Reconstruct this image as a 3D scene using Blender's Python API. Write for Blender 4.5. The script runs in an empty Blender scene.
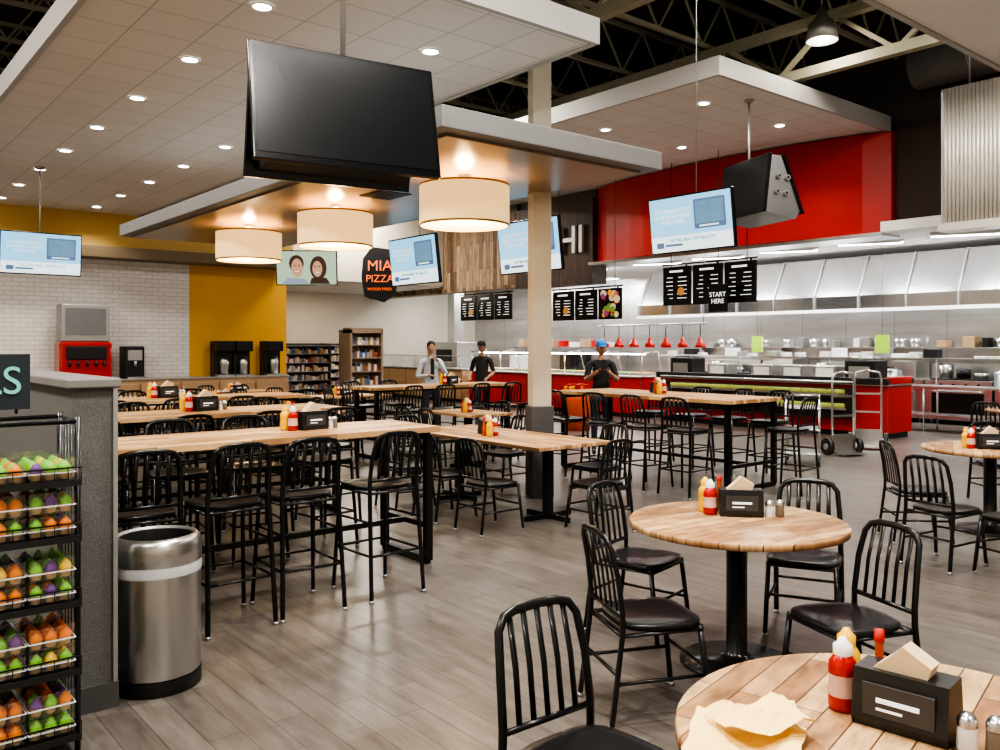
import bpy, bmesh, math, random
from mathutils import Matrix, Vector
random.seed(3)
FP=850.; HZ=345.; H=1.7
TH=math.atan2(1032,850)
FW=Vector((math.cos(TH),math.sin(TH))); RT=Vector((math.sin(TH),-math.cos(TH)))
YAW=TH-math.pi/2
def W(px,D,z=0.0):
    v=FW*D+RT*((px-500)/FP*D)
    return Vector((v.x,v.y,z))
def C(r,D,z=0.0):
    v=FW*D+RT*r
    return Vector((v.x,v.y,z))
scene=bpy.context.scene
COL=scene.collection
# ------------------------------------------------------------------ materials
MATS={}
def nt(name):
    m=bpy.data.materials.new(name); m.use_nodes=True
    n=m.node_tree.nodes; l=m.node_tree.links
    return m,n,l,n['Principled BSDF']
def c4(c): return (c[0],c[1],c[2],1)
def mat(name,col=(.5,.5,.5),rough=.5,metal=0,var=.1,scale=5,emit=None,es=0,coat=0,bump=0,spec=.5):
    if name in MATS: return MATS[name]
    m,n,l,p=nt(name)
    tc=n.new('ShaderNodeTexCoord'); no=n.new('ShaderNodeTexNoise'); no.inputs['Scale'].default_value=scale; no.inputs['Detail'].default_value=3
    l.new(tc.outputs['Object'],no.inputs['Vector'])
    mx=n.new('ShaderNodeMix'); mx.data_type='RGBA'
    mx.inputs['A'].default_value=c4([max(0,x*(1-var)) for x in col]); mx.inputs['B'].default_value=c4([min(1,x*(1+var)) for x in col])
    l.new(no.outputs['Fac'],mx.inputs['Factor']); l.new(mx.outputs['Result'],p.inputs['Base Color'])
    p.inputs['Roughness'].default_value=rough; p.inputs['Metallic'].default_value=metal
    p.inputs['Coat Weight'].default_value=coat; p.inputs['Specular IOR Level'].default_value=spec
    if emit: p.inputs['Emission Color'].default_value=c4(emit); p.inputs['Emission Strength'].default_value=es
    if bump:
        b=n.new('ShaderNodeBump'); b.inputs['Strength'].default_value=bump; b.inputs['Distance'].default_value=.01
        l.new(no.outputs['Fac'],b.inputs['Height']); l.new(b.outputs['Normal'],p.inputs['Normal'])
    MATS[name]=m; return m
def brickmat(name,axes,c1,c2,mortar,bw,rh,ms=.004,offset=.5,rough=.4,streak=None,metal=0,bump=.2,bias=0,coat=0,spec=.5):
    if name in MATS: return MATS[name]
    m,n,l,p=nt(name)
    tc=n.new('ShaderNodeTexCoord'); sp=n.new('ShaderNodeSeparateXYZ'); cb=n.new('ShaderNodeCombineXYZ')
    l.new(tc.outputs['Object'],sp.inputs[0])
    l.new(sp.outputs[axes[0]],cb.inputs[0]); l.new(sp.outputs[axes[1]],cb.inputs[1])
    b=n.new('ShaderNodeTexBrick'); b.offset=offset; b.squash=1
    for k,v in (('Scale',1),('Mortar Size',ms),('Mortar Smooth',.1),('Bias',bias),('Brick Width',bw),('Row Height',rh)): b.inputs[k].default_value=v
    b.inputs['Color1'].default_value=c4(c1); b.inputs['Color2'].default_value=c4(c2); b.inputs['Mortar'].default_value=c4(mortar)
    l.new(cb.outputs[0],b.inputs['Vector'])
    out=b.outputs['Color']
    if streak:
        mp=n.new('ShaderNodeMapping'); mp.inputs['Scale'].default_value=(streak[0],streak[1],1)
        l.new(cb.outputs[0],mp.inputs[0]); no=n.new('ShaderNodeTexNoise'); no.inputs['Scale'].default_value=1; no.inputs['Detail'].default_value=6; no.inputs['Roughness'].default_value=.65
        l.new(mp.outputs[0],no.inputs['Vector'])
        rp=n.new('ShaderNodeValToRGB'); rp.color_ramp.elements[0].position=.3; rp.color_ramp.elements[1].position=.7
        rp.color_ramp.elements[0].color=(streak[2],streak[2]*.95,streak[2]*.9,1); rp.color_ramp.elements[1].color=(1,1,1,1)
        l.new(no.outputs['Fac'],rp.inputs[0])
        mx=n.new('ShaderNodeMix'); mx.data_type='RGBA'; mx.blend_type='MULTIPLY'; mx.inputs['Factor'].default_value=1
        l.new(out,mx.inputs['A']); l.new(rp.outputs[0],mx.inputs['B']); out=mx.outputs['Result']
    l.new(out,p.inputs['Base Color']); p.inputs['Roughness'].default_value=rough; p.inputs['Metallic'].default_value=metal; p.inputs['Coat Weight'].default_value=coat
    p.inputs['Specular IOR Level'].default_value=spec
    if bump:
        bp=n.new('ShaderNodeBump'); bp.inputs['Strength'].default_value=bump; bp.inputs['Distance'].default_value=.004; bp.invert=True
        l.new(b.outputs['Fac'],bp.inputs['Height']); l.new(bp.outputs['Normal'],p.inputs['Normal'])
    MATS[name]=m; return m
def glassmat(name,tint=(1,1,1),gl=.12):
    if name in MATS: return MATS[name]
    m,n,l,p=nt(name); o=n['Material Output']; n.remove(p)
    t=n.new('ShaderNodeBsdfTransparent'); t.inputs[0].default_value=c4(tint); g=n.new('ShaderNodeBsdfGlossy'); g.inputs['Roughness'].default_value=.05
    mx=n.new('ShaderNodeMixShader'); mx.inputs[0].default_value=gl
    l.new(t.outputs[0],mx.inputs[1]); l.new(g.outputs[0],mx.inputs[2]); l.new(mx.outputs[0],o.inputs[0])
    MATS[name]=m; return m
BLK=mat('black_metal',(.010,.010,.011),.3,.3,coat=.2)
BLKP=mat('black_plastic',(.013,.013,.014),.4)
BLKT=mat('black_tv',(.006,.006,.007),.2)
STEEL=mat('stainless_steel',(.62,.62,.61),.28,1,.05,3)
STEELD=mat('dull_steel',(.42,.42,.41),.45,.8)
WHITE=mat('white_paint',(.78,.77,.75),.6,var=.03)
CREAM=mat('cream_paint',(.60,.54,.45),.6,var=.04)
TAN=mat('tan_soffit_paint',(.60,.40,.12),.6,var=.05)
YEL=mat('yellow_wall_paint',(.74,.39,.03),.55,var=.05)
GREYF=mat('grey_fascia_paint',(.20,.20,.20),.55,var=.05)
PALEF=mat('pale_fascia_paint',(.44,.43,.41),.6,var=.04)
CANB=mat('canopy_underside_paint',(.26,.20,.135),.3,var=.2,scale=1.2)
RED=mat('red_panel',(.42,.016,.012),.42,var=.08,spec=.35)
REDG=mat('red_gloss',(.45,.016,.012),.15,coat=.5)
DARKB=mat('dark_brown_panel',(.05,.030,.024),.5)
DECK=mat('dark_roof_deck',(.05,.043,.034),.9)
JOIST=mat('olive_steel',(.30,.28,.20),.6)
DARKW=mat('dark_wall_paint',(.05,.043,.038),.8)
PART=mat('grey_woven_panel',(.125,.125,.12),.85,var=.5,scale=150,bump=.4)
LAM=mat('tan_laminate',(.42,.27,.15),.5)
GREYC=mat('charcoal_laminate',(.075,.075,.075),.5)
GLASS=glassmat('clear_glass'); PLAS=glassmat('clear_plastic',(.97,.97,.97),.17)
EMW=mat('lamp_white_glow',(1,1,1),.5,emit=(1,.95,.86),es=22)
EMT=mat('fluorescent_glow',(1,1,1),.5,emit=(.95,.98,1),es=14)
SHADE=mat('drum_shade_fabric',(.8,.62,.36),.8,var=.05,emit=(1,.60,.25),es=.85)
SHADEB=mat('drum_diffuser',(.9,.8,.6),.8,emit=(1,.80,.5),es=2.6)
WT=mat('white_print',(.8,.8,.8),.5,emit=(1,1,1),es=.5)
TEAL=mat('teal_print',(.02,.3,.4),.5,emit=(.01,.3,.45),es=.5)
ORG=mat('orange_print',(.9,.15,.02),.5,emit=(1,.14,.02),es=.7)
ORD=mat('dull_orange_paint',(.62,.10,.03),.5)
WC1,WC2,WM=(.84,.56,.30),(.37,.195,.085),(.16,.085,.04)
wood=brickmat('butcher_block_wood',(0,1),WC1,WC2,WM,.62,.068,.0025,.37,.42,(3,26,.6),bump=.05,spec=.22)
woodY=brickmat('butcher_block_wood_long',(1,0),WC1,WC2,WM,.62,.068,.0025,.37,.42,(3,26,.6),bump=.05,spec=.22)
woodR=brickmat('rustic_maple_planks',(0,1),(.86,.57,.30),(.42,.21,.09),(.15,.075,.035),.6,.075,.0024,.4,.38,(5,18,.30),bump=.05,spec=.3)
floorm=brickmat('wood_look_tile',(1,0),(.180,.160,.141),(.137,.121,.107),(.080,.071,.063),.9,.15,.0035,.33,.33,(2.5,16,.52),bump=.12)
tilem=brickmat('acoustic_tile',(0,1),(.74,.715,.68),(.71,.685,.65),(.52,.50,.47),.61,.61,.009,0,.85,bump=.2)
brickw=brickmat('white_subway_brick',(0,2),(.78,.76,.73),(.71,.69,.66),(.46,.44,.41),.3,.1,.006,.5,.35,bump=.3)
reclaim=brickmat('reclaimed_wood_cladding',(2,1),(.16,.085,.045),(.62,.45,.28),(.04,.02,.015),1.3,.16,.004,.4,.6,(2,14,.35))
ssw=brickmat('stainless_wall_panels',(1,2),(.62,.62,.62),(.55,.55,.55),(.25,.25,.25),1.2,2.6,.006,0,.3,(.4,3,.7),metal=.85,bump=.1)
sushiw=brickmat('dark_wood_cladding',(2,1),(.05,.028,.02),(.11,.065,.042),(.01,.01,.01),2.5,.16,.004,.4,.5,(2,14,.5))
# ------------------------------------------------------------------ mesh builder
class B:
    def __init__(s): s.bm=bmesh.new(); s.mats=[]; s.M=Matrix.Identity(4)
    def mi(s,m):
        if m not in s.mats: s.mats.append(m)
        return s.mats.index(m)
    def v(s,p): return s.bm.verts.new(s.M@Vector(p))
    def f(s,vs,m,sm=False):
        try: f=s.bm.faces.new(vs)
        except ValueError: return
        f.material_index=s.mi(m); f.smooth=sm; return f
    def box(s,x0,x1,y0,y1,z0,z1,m,bev=0,R=None):
        P=[(x,y,z) for z in (z0,z1) for y in (y0,y1) for x in (x0,x1)]
        if R is not None: P=[R@Vector(p) for p in P]
        V=[s.v(p) for p in P]
        fs=[s.f([V[i] for i in q],m) for q in ((0,2,3,1),(4,5,7,6),(0,1,5,4),(2,6,7,3),(0,4,6,2),(1,3,7,5))]
        if bev:
            es=list({e for f in fs for e in f.edges})
            r=bmesh.ops.bevel(s.bm,geom=es,offset=bev,segments=2,profile=.5,affect='EDGES')
            k=s.mi(m)
            for f in r['faces']: f.material_index=k
    def prism(s,poly,m,fn,a,b):
        A=[s.v(fn(p,a)) for p in poly]; Bv=[s.v(fn(p,b)) for p in poly]; n=len(poly)
        s.f(A[::-1],m); s.f(Bv,m)
        for i in range(n): s.f([A[i],A[(i+1)%n],Bv[(i+1)%n],Bv[i]],m)
    def tube(s,pts,r,m,seg=8,ry=None,sm=True,rot=0):
        pts=[Vector(p) for p in pts]; n=len(pts); ry=ry or r
        rl=r if isinstance(r,(list,tuple)) else [r]*n
        rr=ry if isinstance(ry,(list,tuple)) else [ry]*n
        T=[(pts[min(i+1,n-1)]-pts[max(i-1,0)]).normalized() for i in range(n)]
        up=Vector((0,1,0)) if abs(T[0].y)<.9 else Vector((1,0,0))
        rings=[]
        N=None
        for i in range(n):
            if N is None: N=(up-T[i]*up.dot(T[i])).normalized()
            else:
                N=(N-T[i]*N.dot(T[i])).normalized()
            Bn=T[i].cross(N)
            rings.append([s.v(pts[i]+Bn*math.cos(a)*rl[i]+N*math.sin(a)*rr[i]) for a in [rot+2*math.pi*k/seg for k in range(seg)]])
        for i in range(n-1):
            for k in range(seg):
                s.f([rings[i][k],rings[i][(k+1)%seg],rings[i+1][(k+1)%seg],rings[i+1][k]],m,sm)
        s.f(rings[0][::-1],m); s.f(rings[-1],m)
    def bar(s,a,b,w,m,h=None):
        s.tube([a,b],w*.7071,m,4,(h or w)*.7071,False,math.pi/4)
    def lathe(s,prof,m,c=(0,0,0),seg=24,sm=True,ms=None):
        rings=[]
        for (r,z) in prof:
            if r<1e-5: rings.append([s.v((c[0],c[1],c[2]+z))])
            else: rings.append([s.v((c[0]+r*math.cos(2*math.pi*k/seg),c[1]+r*math.sin(2*math.pi*k/seg),c[2]+z)) for k in range(seg)])
        for i in range(len(rings)-1):
            a,b=rings[i],rings[i+1]; mm=ms[i] if ms else m
            for k in range(seg):
                k2=(k+1)%seg
                if len(a)==1 and len(b)==1: continue
                if len(a)==1: s.f([a[0],b[k2],b[k]],mm,sm)
                elif len(b)==1: s.f([a[k],a[k2],b[0]],mm,sm)
                else: s.f([a[k],a[k2],b[k2],b[k]],mm,sm)
    def ball(s,c,r,m,seg=12,R=None):
        r=r if isinstance(r,(tuple,list)) else (r,r,r)
        M0=s.M
        s.M=M0@Matrix.Translation(c)@(R or Matrix.Identity(4))@Matrix.Diagonal((r[0],r[1],r[2],1))
        k=seg//2
        s.lathe([(math.sin(math.pi*i/k),-math.cos(math.pi*i/k)) for i in range(k+1)],m,seg=seg)
        s.M=M0
    def mesh(s,name):
        me=bpy.data.meshes.new(name); bmesh.ops.recalc_face_normals(s.bm,faces=s.bm.faces[:]); s.bm.to_mesh(me); s.bm.free()
        for m in s.mats: me.materials.append(m)
        return me
    def obj(s,name,loc=(0,0,0),rz=0,parent=None):
        return place(name,s.mesh(name),loc,rz,parent)
def place(name,me,loc=(0,0,0),rz=0,parent=None):
    o=bpy.data.objects.new(name,me); COL.objects.link(o); o.location=loc; o.rotation_euler=(0,0,rz)
    if parent: o.parent=parent
    return o
def text(name,s,size,m,parent,loc,rot=(math.pi/2,0,0),align='CENTER',ext=.002,off=0):
    cu=bpy.data.curves.new(name,'FONT'); cu.body=s; cu.size=size; cu.align_x=align; cu.align_y='CENTER'; cu.extrude=ext; cu.offset=off; cu.materials.append(m)
    o=bpy.data.objects.new(name,cu); COL.objects.link(o); o.parent=parent; o.location=loc; o.rotation_euler=rot; return o
def boxobj(name,x0,x1,y0,y1,z0,z1,m,bev=0):
    b=B(); b.box(x0,x1,y0,y1,z0,z1,m,bev); return b.obj(name)
# ------------------------------------------------------------------ room shell
boxobj('floor',-5,21,-5,26,-.1,0,floorm)
boxobj('ceiling',-5,21,-5,26,8.2,8.3,DECK)
boxobj('wall_back',-5.2,-5,-5,26,0,8.2,CREAM)
boxobj('wall_near',-5,21,-5.2,-5,0,8.2,CREAM)
b=B(); b.box(-5,7.5,21.3,21.5,0,8.2,brickw); b.obj('wall_left')
boxobj('wall_accent',7.5,10.1,21.3,21.5,0,8.2,YEL)
boxobj('wall_return',9.95,10.1,21.5,25.8,0,8.2,CREAM)
boxobj('wall_far',10.1,21,25.8,26,0,8.2,CREAM)
boxobj('wall_kitchen',20,20.2,-5,25.8,0,8.2,ssw)
boxobj('wall_header',10.1,15.28,21.3,21.45,3.5,8.2,CREAM)
b=B(); b.box(-5,10.1,20.9,21.3,3.95,4.74,TAN); b.box(3.0,10.1,20.6,21.3,3.7,3.95,mat('taupe_ledge',(.20,.15,.09),.6)); b.obj('trim_soffit')
boxobj('trim_roof_upper',-5,10.1,21.2,21.29,4.75,8.2,DARKW)
boxobj('trim_kitchen_upper',15.8,16.15,-5,25.8,5.65,8.2,DARKW)
boxobj('baseboard_left',-5,7.5,21.27,21.3,0,.12,GREYC)
def susp(name,x0,x1,y0,y1,z,t,mu,mf):
    b=B(); b.box(x0+.02,x1-.02,y0+.02,y1-.02,z,z+.03,mu)
    b.box(x0,x1,y0,y0+.06,z-.02,z+t,mf); b.box(x0,x1,y1-.06,y1,z-.02,z+t,mf)
    b.box(x0,x0+.06,y0+.06,y1-.06,z-.02,z+t,mf); b.box(x1-.06,x1,y0+.06,y1-.06,z-.02,z+t,mf)
    b.box(x0+.06,x1-.06,y0+.06,y1-.06,z+t-.02,z+t,mf)
    return b.obj(name)
susp('ceiling_acoustic_dining',1.88,6.2,5.95,21.2,4.74,.24,tilem,PALEF)
susp('ceiling_canopy_kitchen',10.3,15.5,7.5,19,5.65,.26,tilem,PALEF)
susp('ceiling_bulkhead_near',5.5,15,-3.5,3.74,4.74,.35,WHITE,PALEF)
b=B()
b.box(3.9,6.56,5.45,14.2,3.42,3.6,GREYF,.01); b.box(4.05,6.41,5.6,14.05,3.395,3.42,CANB)
for i in range(7): b.box(4.9,5.3,8.0+i*.07,8.04+i*.07,3.385,3.396,BLKP)
b.obj('ceiling_canopy_grey')
b=B(); b.box(-.105,.105,-.105,.105,1.0,8.2,mat('column_cream',(.50,.46,.38),.5)); b.box(-.13,.13,-.13,.13,0,1.02,GREYC,.01)
b.obj('structural_column',W(539.5,9.55),YAW+.25)
b=B()
L=21
b.bar((-5,0,.9),(L,0,.9),.07,JOIST); b.bar((-5,0,0),(L,0,0),.07,JOIST)
x=-5;k=0
while x<L-.6:
    b.bar((x,0,0 if k%2 else .9),(x+.6,0,.9 if k%2 else 0),.035,JOIST); x+=.6;k+=1
jm=b.mesh('roof_joist')
for i in range(14): place('roof_joist',jm,(0,-2+i*1.9,7.05))
b=B()
b.bar((0,-5,6.9),(0,25.7,6.9),.16,JOIST); b.bar((0,-5,6.1),(0,25.7,6.1),.16,JOIST)
y=-5;k=0
while y<24.8:
    b.bar((0,y,6.1 if k%2 else 6.9),(0,y+1,6.9 if k%2 else 6.1),.07,JOIST); y+=1;k+=1
gm=b.mesh('roof_girder')
for x in (8.2,12.6): place('roof_girder',gm,(x,0,0))
b=B(); b.tube([(15.2,-3,6.6),(15.2,6.9,6.6)],.40,STEELD,24)
for k in range(8):
    b.tube([(15.2,-2.5+k*1.2,6.6),(15.2,-2.46+k*1.2,6.6)],.42,STEELD,24)
    b.tube([(15.2,-2.48+k*1.2,7.0),(15.2,-2.48+k*1.2,8.2)],.01,STEELD,6)
b.obj('air_duct')
b=B(); b.tube([(9.5,21,7.5),(9.5,-4,7.5)],.04,RED,8); b.obj('sprinkler_pipe')
# ------------------------------------------------------------------ lights
LK=1.15
def light(kind,name,loc,power,col=(1,.91,.80),size=.1,rot=(0,0,0),sy=None,angle=None):
    d=bpy.data.lights.new(name,kind); d.energy=power*LK; d.color=col
    if kind=='AREA':
        d.size=size
        if sy: d.shape='RECTANGLE'; d.size_y=sy
    else: d.shadow_soft_size=size
    if angle: d.spot_size=math.radians(angle); d.spot_blend=.6
    o=bpy.data.objects.new(name,d); COL.objects.link(o); o.location=loc; o.rotation_euler=rot; return o
b=B(); b.lathe([(0,-.004),(.08,-.004)],EMW); b.lathe([(.08,0),(.08,-.008),(.105,-.01),(.11,0)],WHITE); dl=b.mesh('recessed_downlight')
def down(x,y,z,p,ang=130):
    place('recessed_downlight',dl,(x,y,z))
    light('SPOT','downlight_lamp',(x,y,z-.03),p,size=.09,angle=ang)
for i in range(8):
    y=7.24+1.83*i
    for x in (3.2,5.03):
        if y<21: down(x,y,4.735,95)
for x in (11.4,13.6):
    for y in (8.6,10.8,13.0,15.2): down(x,y,5.645,140)
for x in (7,9.5,12):
    for y in (-1.5,.7,2.8): down(x,y,4.735,110)  # unseen downlights added in the near bulkhead to light the right-hand tables
b=B(); b.box(-.62,.62,-.17,.17,0,.09,STEELD,.01); b.box(-.58,.58,-.14,.14,-.012,0,EMT)
b.tube([(-.5,0,.09),(-.5,0,1.6)],.006,STEELD,6); b.tube([(.5,0,.09),(.5,0,1.6)],.006,STEELD,6)
hb=b.mesh('added_high_bay_light')  # invented fixture, added to brighten the dining area and fascias
for (x,y) in ((-2,1),(-2,5),(2,-2.5),(2.2,1.5),(3.6,3.2),(-2,10),(-2,15),(8.9,5.3),(9.3,12.5),(12,20.5),(12,24),(11.5,3.5)):
    z=6.55 if x<11.4 or y<5 else 5.9
    place('added_high_bay_light',hb,(x,y,z)); light('AREA','added_fill_lamp',(x,y,z-.03),240,(1,.93,.85),1.1,sy=.28)  # added area lamp as fill under each invented fixture
b=B(); b.lathe([(.0,.5),(.06,.5),(.09,.36),(.2,.26),(.24,0),(.22,0),(.18,.24),(.0,.3)],STEELD); b.tube([(0,0,.5),(0,0,1.8)],.012,STEELD,6)
p=W(822,13,6.35); b.obj('bell_pendant_light',p)
light('POINT','bell_pendant_lamp',p+Vector((0,0,-.15)),40,size=.12)
b=B()
b.lathe([(.45,0),(.45,.40)],SHADE,seg=48); b.lathe([(.44,.40),(.44,0)],SHADE,seg=48); b.lathe([(0,.03),(.44,.03)],SHADEB,seg=48)
BR=mat('brass_trim',(.5,.3,.1),.4,.8)
b.lathe([(.452,.385),(.452,.405),(.438,.405)],BR,seg=48); b.lathe([(.452,.015),(.452,-.004),(.438,-.004)],BR,seg=48)
b.tube([(0,0,.38),(0,0,.485)],.012,STEELD,8); b.lathe([(0,.5),(.07,.5),(.06,.47),(0,.465)],STEELD)
b.tube([(-.44,0,.39),(.44,0,.39)],.006,STEELD,6); b.tube([(0,-.44,.39),(0,.44,.39)],.006,STEELD,6)
dm=b.mesh('drum_pendant_light')
for px,D in ((464.5,8.5),(335.5,10.3),(249,12.0)):
    p=W(px,D,2.89); place('drum_pendant_light',dm,p)
    light('POINT','pendant_lamp',p+Vector((0,0,.3)),38,(1,.60,.28),.08)
    light('POINT','pendant_lamp',p+Vector((0,0,-.12)),24,(1,.70,.40),.15)
# ------------------------------------------------------------------ kitchen facade
b=B(); b.box(15.3,15.8,17.9,25.75,3.3,5.4,reclaim); b.box(15.45,15.75,18,25.7,5.4,5.64,DARKB); b.obj('wood_clad_fascia')
b=B(); b.box(15.3,15.8,14.93,17.88,3.25,5.4,sushiw); b.box(15.45,15.75,14.95,17.85,5.4,5.64,DARKB); sf=b.obj('sushi_fascia')
text('sushi_lettering','SUSHI',1.0,mat('silver_letter',(.6,.6,.58),.4,.4),sf,(15.24,16.45,4.35),(math.pi/2,0,-math.pi/2),ext=.04,off=.005)
b=B()
pts=[(15.45-.55*math.sin(math.pi*i/16)**.7 if 0<i<16 else 15.45, 7.47+7.43*i/16) for i in range(17)]
poly=pts+[(15.75,14.9),(15.75,7.47)]
b.prism(poly,RED,lambda p,z:(p[0],p[1],z),3.75,5.62)
b.box(15.1,15.8,7.47,14.9,3.68,3.75,STEEL)
rf=b.obj('red_fascia')
b=B(); b.box(15.6,15.8,2,7.45,3.8,5.66,DARKB); b.box(14.9,15.6,5.6,7.4,3.72,3.9,WHITE); b.obj('brown_fascia')
b=B()
GALV=mat('galvanised_metal',(.60,.57,.51),.4,.35)
n=46
for i in range(n):
    y=3.2+i*.06
    b.tube([(14.0,y,3.6),(14.0,y,5.75)],.032,GALV,8)
b.box(14.0,14.3,3.17,5.97,3.6,5.75,STEELD); b.box(13.94,14.34,3.15,6.0,3.5,3.62,GALV)
for y in (3.6,5.6): b.tube([(14.15,y,5.75),(14.15,y,8.2)],.02,STEELD,6)
b.obj('corrugated_metal_fascia')
boxobj('ceiling_kitchen',15.8,20,-5,25.8,3.76,3.8,tilem)
b=B(); b.box(-.08,.08,-.6,.6,0,.06,WHITE); b.box(-.06,.06,-.58,.58,-.01,0,EMT); sm=b.mesh('fluorescent_strip_light')
for y in (4.5,6.5,8.3,10.1,11.9,13.7,16,18.5,21,23.5):
    place('fluorescent_strip_light',sm,(16.3,y,3.69),.5 if y<15 else 0); light('AREA','kitchen_strip_lamp',(16.4,y,3.66),66,(.95,.97,1),.25,sy=1.1,rot=(0,math.radians(-25),0))
for y in (5,8,11,14,18,22):
    place('fluorescent_strip_light',sm,(18.9,y,3.69) if y>15.2 else (18.9,y,3.43))
    light('AREA','kitchen_back_lamp',(18.9,y,3.65 if y>15.2 else 3.38),65,(1,.98,.94),.3,sy=1.2)
b=B()
prof=[(17.3,2.45),(17.3,2.75),(17.75,3.62),(19.98,3.62),(19.98,3.5),(17.85,3.5),(17.45,2.72),(17.45,2.45)]
HOOD=mat('hood_steel',(.70,.70,.70),.22,1,.06,1.5)
b.prism(prof,HOOD,lambda p,y:(p[0],y,p[1]),4,15.2)
for i in range(12):
    y=4.0+i*1.01; b.prism([(17.28,2.45),(17.28,2.76),(17.73,3.62),(17.7,3.62),(17.26,2.76),(17.26,2.45)],STEELD,lambda p,yy:(p[0],yy,p[1]),y,y+.03)
b.box(17.25,17.3,4,15.2,2.40,2.47,WHITE)
b.obj('range_hood')
# ------------------------------------------------------------------ kitchen counters
def counter(name,x0,x1,y0,y1,h,body,top,kick=True):
    b=B(); b.box(x0+.04,x1-.04,y0+.03,y1-.03,.1,h-.04,body,.01); b.box(x0,x1,y0,y1,h-.04,h,top,.008)
    b.box(x0+.1,x1-.1,y0+.08,y1-.08,0,.1,BLKP)
    k=y0+.03
    while k<y1-.3:
        b.box(x0+.03,x0+.045,k,k+.012,.12,h-.06,GREYC); k+=1.0
    return b
b=counter('x',15.0,16.0,7.3,12.6,1.0,RED,STEEL)
b.box(14.95,15.05,7.3,12.6,.98,1.1,BLKP,.01); b.box(15.9,16.0,7.3,12.6,.98,1.1,BLKP,.01); b.box(15.05,15.9,7.3,7.4,.98,1.12,RED,.01)
b.box(14.9,15.0,7.9,12.3,.34,.9,BLKP,.01)
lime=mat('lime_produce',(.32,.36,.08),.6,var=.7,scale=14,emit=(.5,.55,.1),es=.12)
for z in (.52,.78): b.box(14.8,14.9,8.0,12.2,z-.02,z+.02,STEEL); b.box(14.82,14.9,8.05,12.1,z+.02,z+.10,lime,.03)
b.tube([(14.75,7.9,1.02),(14.75,12.3,1.02)],.02,STEEL,8)
for y in (7.9,10.1,12.3): b.tube([(14.75,y,1.02),(14.97,y,1.02)],.015,STEEL,8)
b.obj('red_refrigerated_counter')
b=counter('x',14.9,15.9,13.0,19.6,.98,RED,STEEL)
food=[mat('food_orange',(.6,.25,.05),.5,var=.4,scale=25),mat('food_green',(.15,.3,.05),.5,var=.4,scale=25),mat('food_brown',(.25,.12,.05),.5,var=.4,scale=25),mat('food_cream',(.7,.6,.4),.5,var=.3,scale=25)]
y=13.2;i=0
while y<19.2: 
    b.box(15.2,15.7,y,y+.42,.98,1.03,STEELD); b.box(15.23,15.67,y+.03,y+.39,1.02,1.05,food[i%4],.01); y+=.47;i+=1
y=13.1
while y<19.7:
    b.tube([(15.05,y,.98),(15.05,y,1.5)],.015,STEEL,8); b.tube([(15.05,y,1.5),(15.6,y,1.55)],.015,STEEL,8); b.tube([(15.6,y,1.55),(15.8,y,.98)],.012,STEEL,8); y+=1.29
b.box(15.0,15.65,13.1,19.55,1.5,1.52,STEEL); b.box(15.04,15.05,13.1,19.55,1.06,1.48,GLASS); b.box(15.2,15.3,13.2,19.4,1.47,1.5,EMW)
b.obj('serving_counter')
light('AREA','serving_counter_lamp',(15.35,16.3,1.45),25,(1,.88,.68),.15,sy=6)
b=counter('x',15.0,15.8,20.0,25.0,1.0,LAM,STEEL); b.box(15.0,15.02,20.1,24.9,1.0,1.35,GLASS)
for y in (20.1,22.5,24.9): b.tube([(15.01,y,1),(15.01,y,1.38)],.012,STEEL,6)
b.box(15.0,15.3,20.1,24.9,1.36,1.38,STEEL); b.obj('pizza_counter')
b=B()
for i,(y0,y1) in enumerate(((4.2,5.6),(5.65,7.0),(7.05,8.4),(8.45,9.9),(9.95,11.4),(11.45,13.0),(13.05,15))):
    b.box(18.9,19.9,y0,y1,.1,.95,STEEL,.01); b.box(19.75,19.95,y0,y1,.95,1.3,STEEL,.01)
    for xx in (19.0,19.8):
        for yy in (y0+.1,y1-.1): b.tube([(xx,yy,0),(xx,yy,.11)],.025,STEELD,8)
    b.box(18.86,18.9,y0+.15,y1-.15,.2,.68,STEELD if i%2 else BLKP,.01); b.tube([(18.82,y0+.2,.72),(18.82,y1-.2,.72)],.015,STEEL,8)
    for k in range(4): b.tube([(18.9,y0+.25+k*.25,.85),(18.86,y0+.25+k*.25,.85)],.03,BLKP,10)
    if i%2==0:
        b.box(18.95,19.7,y0+.1,y1-.1,.95,.98,BLKP,.005)
        for k in range(3): b.lathe([(0,.98),(.13,.98),(.15,1.1+.08*k),(.0,1.1+.08*k)],STEEL if k!=1 else BLKP,(19.3,y0+.35+k*.36,0),16)
    else:
        b.box(19.0,19.7,y0+.2,y0+.7,.95,1.35,STEEL,.02); b.box(19.0,19.6,y0+.8,y1-.15,.95,1.2,BLKP,.02)
b.obj('cooking_range_line')
b=B()
b.box(19.6,19.98,4.2,15,1.62,1.65,STEEL,.004)
for y in (4.3,7,9.8,12.4,14.9): b.prism([(19.98,1.62),(19.65,1.62),(19.98,1.4)],STEELD,lambda p,yy:(p[0],yy,p[1]),y,y+.03)
r=random.Random(8)
y=4.4
while y<14.7:
    t=r.random(); w=r.uniform(.12,.3)
    if t<.35: b.lathe([(0,0),(w*.4,0),(w*.5,.2),(0,.2)],STEEL,(19.78,y+w/2,1.65),14)
    elif t<.7: b.box(19.66,19.94,y,y+w,1.65,1.65+r.uniform(.1,.26),r.choice([WHITE,BLKP,LAM,STEELD,STEELD]),.01)
    y+=w+r.uniform(.03,.15)
b.obj('wall_shelf_with_pans')
b=B()
b.box(17.0,17.7,5.2,14.5,.86,.9,STEEL,.005); b.box(17.0,17.7,5.2,14.5,.3,.33,STEEL)
for y in (5.3,7.6,9.9,12.2,14.4):
    for x in (17.05,17.65): b.tube([(x,y,0),(x,y,.87)],.02,STEEL,8)
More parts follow.
